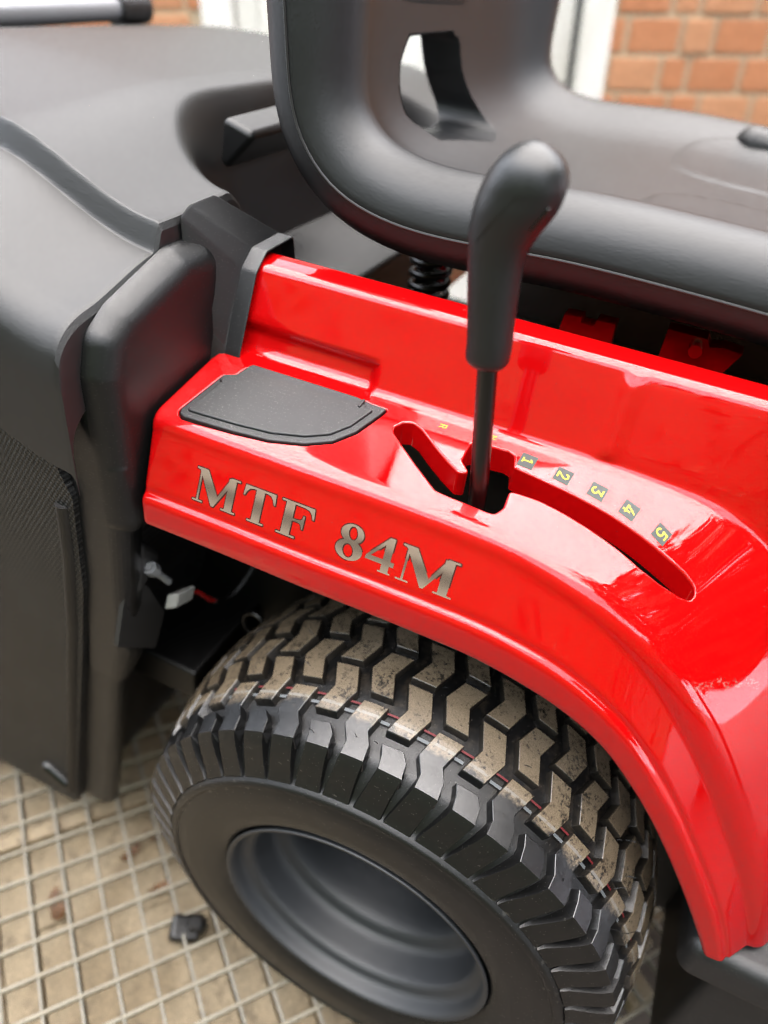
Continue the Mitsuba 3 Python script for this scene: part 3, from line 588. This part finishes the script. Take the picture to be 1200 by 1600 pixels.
def lug(a0t, a1t, far=False):
    "side of a shoulder lug: from the shoulder edge down to the ring on the side wall"
    rows = []
    for t in np.linspace(0, 1, 7):
        y = .0127 - .0127 * t ** .8 + (.0 if t < 1 else -.0012); r = tread_r(.0127) - t * (.2062 - .1745)
        lean = -2.0 * t; nar = -.75 * t ** 1.5
        w = np.linspace(a0t + lean + nar, a1t + lean - nar, 5)
        outer = np.stack([r * np.sin(np.radians(w)), np.full(5, y), WZ + r * np.cos(np.radians(w))], 1)
        dy, drr = .0085 * (1 - t) + .0012, -.004 * (1 - t)
        wi = np.array([w[0] - .25, w[-1] + .25])
        i_ = np.stack([(r + drr) * np.sin(np.radians(wi)), np.full(2, y + dy), WZ + (r + drr) * np.cos(np.radians(wi))], 1)
        rows.append(np.vstack([i_[:1], outer, i_[1:]]))
    G = np.array(rows); m = grid_mesh(G)
    cen = m.triangles_center.mean(0); nrm = m.face_normals[len(m.faces) // 2]
    if nrm[1] > 0: m.invert()
    if far: v = np.array(m.vertices); v[:, 1] = .202 - v[:, 1]; m = trimesh.Trimesh(v, m.faces[:, ::-1], process=False)
    return m
lugs = [lug(6.5, 11.3), lug(-.8, 4.0), lug(6.5, 11.3, True), lug(-.8, 4.0, True)]
k = 0; kl = 0
plys = []
for m, uv in proto: plys.append(mikit.ply(m, TREAD, smooth=False, uv=uv))
lugp = [mikit.ply(m, RUBBER, smooth=40) for m in lugs]
def turned(d, a):
    to = T().translate([0, 0, WZ]).rotate([0, 1, 0], a).translate([0, 0, -WZ]); return {**d, 'to_world': to}
for q in range(24):
    for b, d in enumerate(plys):
        scene[TY + '__' + num('tread_block', k)] = turned(d, 15 * q); k += 1
    for d in lugp[:2] + lugp[2:]:
        scene[TY + '__' + num('shoulder_lug', kl)] = turned(d, 15 * q); kl += 1
# the maker's colour lines: printed on groove floor and block tops, a hair proud
def line(y, w, m, key, col_gap):
    parts = []
    for q in range(24):
        for a0, a1 in col_gap:
            a = np.radians(np.linspace(a0 + 15 * q, a1 + 15 * q, 5)); G = []
            for yy in (y - w, y + w):
                r = tread_r(yy) - GD + .0032
                G.append(np.stack([r * np.sin(a), np.full(5, yy), WZ + r * np.cos(a)], 1))
            parts.append(grid_mesh(np.array(G), flip=True))
    put(key, trimesh.util.concatenate(parts), m, True)
    labels[key] = {'kind': 'stuff'}
line(.0440, .0011, WHITELINE, TY + '__white_line', [(3.2, 5.9), (10.8, 12.6)])
line(.0510, .0008, REDLINE, TY + '__red_line', [(3.6, 6.4), (11.3, 14.2)])
# small moulding hairs on the tread
hairs = []
rr_ = random.Random(5)
for q in range(70):
    a = rr_.uniform(-30, 90); y = rr_.uniform(.02, .18); a_, r0 = math.radians(a), float(tread_r(y)) - .002
    l = rr_.uniform(.003, .008); da = math.radians(rr_.uniform(-1.5, 1.5))
    p0 = np.array([r0 * math.sin(a_), y, WZ + r0 * math.cos(a_)]); r1 = r0 + l; p1 = np.array([r1 * math.sin(a_ + da), y + rr_.uniform(-.003, .003), WZ + r1 * math.cos(a_ + da)])
    hairs.append(tube(np.array([p0, (p0 + p1) / 2 + [0, .0006, 0], p1]), .00028, 5))
put(TY + '__moulding_hairs', trimesh.util.concatenate(hairs), RUBBER, 40); labels[TY + '__moulding_hairs'] = {'kind': 'stuff'}

# ---- rim
RM = MW + '__wheel_rim'
rp = [(.010, .1125), (.004, .1150), (.0008, .1172), (-.0012, .1176), (-.0020, .1160), (-.0008, .1140), (.0030, .1122), (.0090, .1108), (.0130, .1080), (.0150, .1045), (.0190, .1015), (.030, .1002), (.040, .0990), (.0455, .0962), (.0490, .0905), (.0520, .0872), (.060, .0850), (.080, .0835), (.100, .0815), (.108, .0780), (.111, .0700), (.1115, .0560), (.1095, .0500), (.1095, .030)]
rpn = np.array(rp); d = np.r_[0, np.cumsum(np.hypot(*np.diff(rpn, axis=0).T))]
put(RM, lathe_y(PchipInterpolator(d, rpn)(np.linspace(0, d[-1], 140)), 160), RIM, 40, 'dark grey painted wheel rim')
put(RM + '__hub', lathe_y([(.112, .026), (.104, .025), (.101, .022), (.1005, .015), (.094, .0145), (.092, .012), (.092, .0001)], 64), RIM, 40)
put(RM + '__valve', tm(hull([(-.055, .088, WZ + .060), (-.055, .066, WZ + .0585)], [.0045, .0030])), STEEL, 40)
for q in range(4):
    a = q * np.pi / 2 + .6; c = (.052 * math.sin(a), WZ + .052 * math.cos(a))
    put(RM + '__' + num('bolt', q), m_ := tube(np.array([[c[0], .112, c[1]], [c[0], .102, c[1]]]), .008, 6), DARK, 20)

# ---- footrest at the lower right
FT = MW + '__footrest'
put(FT, tm(hull([(x, y, z) for x in (.240, .52) for y in (.066, .30) for z in (.300, .318)], .012)), BLACK, 40, 'black plastic footrest below the front of the fender')
put(FT + '__support', tm(rbox([.266, .080, .10], [.52, .30, .295], .010)), BLACK, 40)
put(FT + '__trim', tm(hull([(.270, .073, .291), (.52, .073, .291)], .0035)), BLACKS, 40)

# ---- black end cover of the fender: the fender's own section carried rearwards, rising
CV = MW + '__fender_end_cover'
def chamfer(P, r=.0022):
    "polyline with its inner corners cut"
    o = [P[0]]
    for p, q, s in zip(P[:-2], P[1:-1], P[2:]):
        u, w = p - q, s - q; lu, lw = np.linalg.norm(u), np.linalg.norm(w); k_ = min(r, .4 * lu, .4 * lw)
        a_, b_ = q + u / lu * k_, q + w / lw * k_
        o += [a_, .25 * a_ + .5 * q + .25 * b_, b_]
    return np.array(o + [P[-1]])
SA_ = np.array([(.1435, .590), (.1500, .612), (.1725, .6655), (.1860, .6765), (.2230, .6785), (.2290, .650)])
SB_ = np.array([(.1400, .590), (.1420, .640), (.1410, .7010), (.1500, .7065), (.1790, .7080), (.2050, .660)])
cen = SA_.mean(0); cov = []
for x, q, sh in ((-.1968, SA_, .968), (-.1972, SA_, .990), (-.1980, SA_, 1), (-.2090, SA_, 1), (-.2098, SA_ * .97 + SB_ * .03, 1), (-.2330, SB_ * .97 + SA_ * .03, 1), (-.2340, SB_, .995), (-.2346, SB_, .97)):
    row = chamfer(cen + (q - cen) * sh); cov.append(np.c_[np.full(len(row), x), row])
put(CV, grid_mesh(np.array(cov)), BLACK, 22, 'black plastic cover over the rear end of the fender')

# ---- rear shroud beside the fender end, with its post
SH = MW + '__rear_shroud'
RS = .0190
up_ = hull([(x, y, z) for x in (-.2350, -.262) for y, z in ((.0595, .515), (.0590, .6230), (.0640, .6390), (.075, .6465), (.128, .6650), (.150, .6650), (.152, .56), (.09, .515))], RS, 48).translate([-.0012, -.0006, .0022]).trim_by_plane([1, 0, 0], -.2355)
low = hull([(-.2300, .0530, .560), (-.250, .0530, .602), (-.254, .0530, .545), (-.250, .0525, .375), (-.273, .0525, .375), (-.262, .0525, .335), (-.280, .0525, .335), (-.232, .058, .55), (-.252, .058, .36)], .012, 24)
put(SH, tm(up_ + low), BLACKS, 40, 'black plastic shroud between bag and fender')
put(SH + '__post', tm(hull([(-.264, .054, .345), (-.289, .054, .345), (-.318, .058, .085), (-.348, .058, .085)], .011)), BLACKS, 40)
put(SH + '__edge_strip', tube(spline([(-.275, .1505, .690), (-.275, .130, .686), (-.275, .085, .661), (-.275, .060, .640), (-.275, .048, .624)], 30), .0028, 10), LIDM, 40)

# ---- bracket, bolt, connector and cables under the fender
put(MW + '__bracket', trimesh.util.concatenate([prism(soft(Polygon([(.060, .440), (.070, .432), (.086, .388), (.070, .358), (.030, .398), (.045, .44)]), .002), -.238, -.234, 'x'), tm(hull([(-.236, .068, .472), (-.250, .068, .472), (-.236, .080, .455), (-.250, .080, .455), (-.236, .060, .44), (-.250, .060, .44)], .006))]), GREYP, 30)
put(MW + '__bracket__bolt', tube(np.array([[-.228, .067, .458], [-.224, .084, .430]]), .0030, 16), ZINC, 40)
put(MW + '__bracket__nut', tube(np.array([[-.2275, .0685, .4555], [-.2265, .0725, .449]]), .0058, 6), ZINC, 20)
cn = hull([(x, y + s * .002, z + s * .0045) for (x, y, z) in ((-.225, .082, .4085), (-.219, .085, .4105), (-.224, .099, .4025), (-.218, .103, .4045)) for s in (-1, 1)], .0018, 12)
put(MW + '__connector', tm(cn), WHITEP, 30, 'white plastic wiring connector under the fender')
put(MW + '__connector__wire', tube(spline([(-.220, .104, .404), (-.220, .115, .394), (-.220, .124, .381), (-.220, .136, .366)], 20), .0019, 10), WIRE, 40, 'short red wire')
put(MW + '__connector__cable', tube(spline([(-.220, .136, .366), (-.216, .155, .357), (-.210, .180, .372), (-.200, .205, .42)], 30), .0030, 10), DARK, 40)
put(MW + '__hitch_bar', tm(rbox([-.34, .10, .26], [-.22, .215, .30], .004)), DARK, 30)
put(MW + '__hitch_bar__ring', tube(np.array([(-.180 + .011 * math.cos(a), .140, .352 + .014 * math.sin(a)) for a in np.linspace(0, 2 * np.pi, 40)]), .0022, 10, cap=False), STEEL, 40)

# ================================================================== THE GRASS COLLECTOR
GC = 'grass_collector'
labels[GC] = {'label': 'black grass collector with plastic lid and mesh bag behind the fender', 'category': 'grass collector'}
# lid as heights over (x, y): upper dome, a lower shelf along the side, the scoop at the front for the latch
LX = np.linspace(-.665, -.2365, 190); LY = np.r_[np.linspace(.024, .06, 20), np.linspace(.063, .112, 18), np.linspace(.1136, .142, 24), np.linspace(.145, .34, 80), np.linspace(.345, .82, 70)]
GX, GY = np.meshgrid(LX, LY, indexing='ij')
def lid_z(x, y):
    back = -.2365 - x
    crown = .700 + .036 * ss(0, .13, back) + .012 * ss(.05, .30, back) - .010 * ss(.30, .43, back)
    z_up = crown + .012 * ss(.12, .30, y) - .016 * ss(.62, .82, y)
    ys = .118 + .012 * ss(.02, .25, back)
    z_sh = crown - .016 - .020 * (1 - ss(.04, .13, y))
    z = z_sh + (z_up - z_sh) * np.clip((y - ys) / .007, 0, 1)
    d = np.sqrt(((x + .2365) / .100) ** 2 + ((np.clip(np.abs(y - .43) - .10, 0, 1)) / .125) ** 2)      # scoop
    z = z + (.585 - z) * (1 - ss(.40, 1.05, d)) * .95
    side = np.clip((.054 - y) / .030, 0, 1)
    z = z - .030 * (1 - np.sqrt(np.clip(1 - side ** 2, 0, 1)))
    rear = np.clip((-.640 - x) / .025, 0, 1); z = z - .035 * (1 - np.sqrt(np.clip(1 - rear ** 2, 0, 1)))
    front = np.clip((x + .2425) / .006, 0, 1); z = z - .005 * (1 - np.sqrt(np.clip(1 - front ** 2, 0, 1)))
    return z
LZ = lid_z(GX, GY)
LG = np.stack([GX, GY, LZ], -1)
skirt = LG[:, :1].copy(); rows = []
for d in (.01, .03, .05, .068):
    q = skirt.copy(); q[..., 1] -= .0012 * d / .068; q[..., 2] = skirt[..., 2] - d; rows.append(q)
LG2 = np.concatenate(rows[::-1] + [LG], 1)
fr = LG2[-1:].copy(); frs = []
for d in (.006, .02, .05): q = fr.copy(); q[..., 0] += .0008; q[..., 2] = np.maximum(fr[..., 2] - d, .55); frs.append(q)
LG3 = np.concatenate([LG2] + frs, 0)
put(GC + '__lid', grid_mesh(LG3), LIDM, 22, 'grey black moulded lid of the grass collector')
put(GC + '__lid__latch', tm(hull([(-.282, .296, .722), (-.282, .42, .726), (-.300, .296, .727), (-.300, .42, .731), (-.306, .30, .700), (-.306, .42, .702)], .0055)), LIDM, 40)
put(MW + '__rear_deck', tm(rbox([-.300, .300, .520], [-.183, .56, .625], .006)), GREYP, 40)
put(MW + '__rear_deck__rib', tm(hull([(-.236, .222, .672), (-.214, .228, .655), (-.180, .236, .635), (-.236, .225, .60), (-.180, .24, .60)], .006)), GREYP, 40)
# carrying bar across the lid's back
put(GC + '__handle', tube(np.array([[-.672, .16, .752], [-.664, .615, .766]]), .0135, 24), CHROME, 40, 'silver tube handle across the back of the lid')
put(GC + '__handle__collar', tube(np.array([[-.665, .585, .765], [-.6635, .635, .767]]), .0185, 24), BLACKS, 40)
put(GC + '__handle__clamp', tm(rbox([-.685, .14, .705], [-.655, .74, .745], .008)), BLACKS, 40)
# bag below the lid
bagp = soft(Polygon([(-.262, .610), (-.266, .55), (-.258, .53), (-.266, .44), (-.282, .36), (-.345, .075), (-.65, .075), (-.65, .62)]), .004)
bg = np.array([(x, z) for x, z in bagp.exterior.coords])
put(GC + '__bag', prism(bagp, .036, .80, 'y'), FABRIC, False, 'black woven mesh bag')
put(GC + '__binding', tube(np.array([(x - .002, .038, z) for x, z in ((-.268, .52), (-.272, .47), (-.286, .385), (-.345, .10))]), .006, 12), WEB, 40)
put(GC + '__toggle', tm(hull([(-.352, .036, .112), (-.372, .036, .125)], .008)), STEEL, 40)
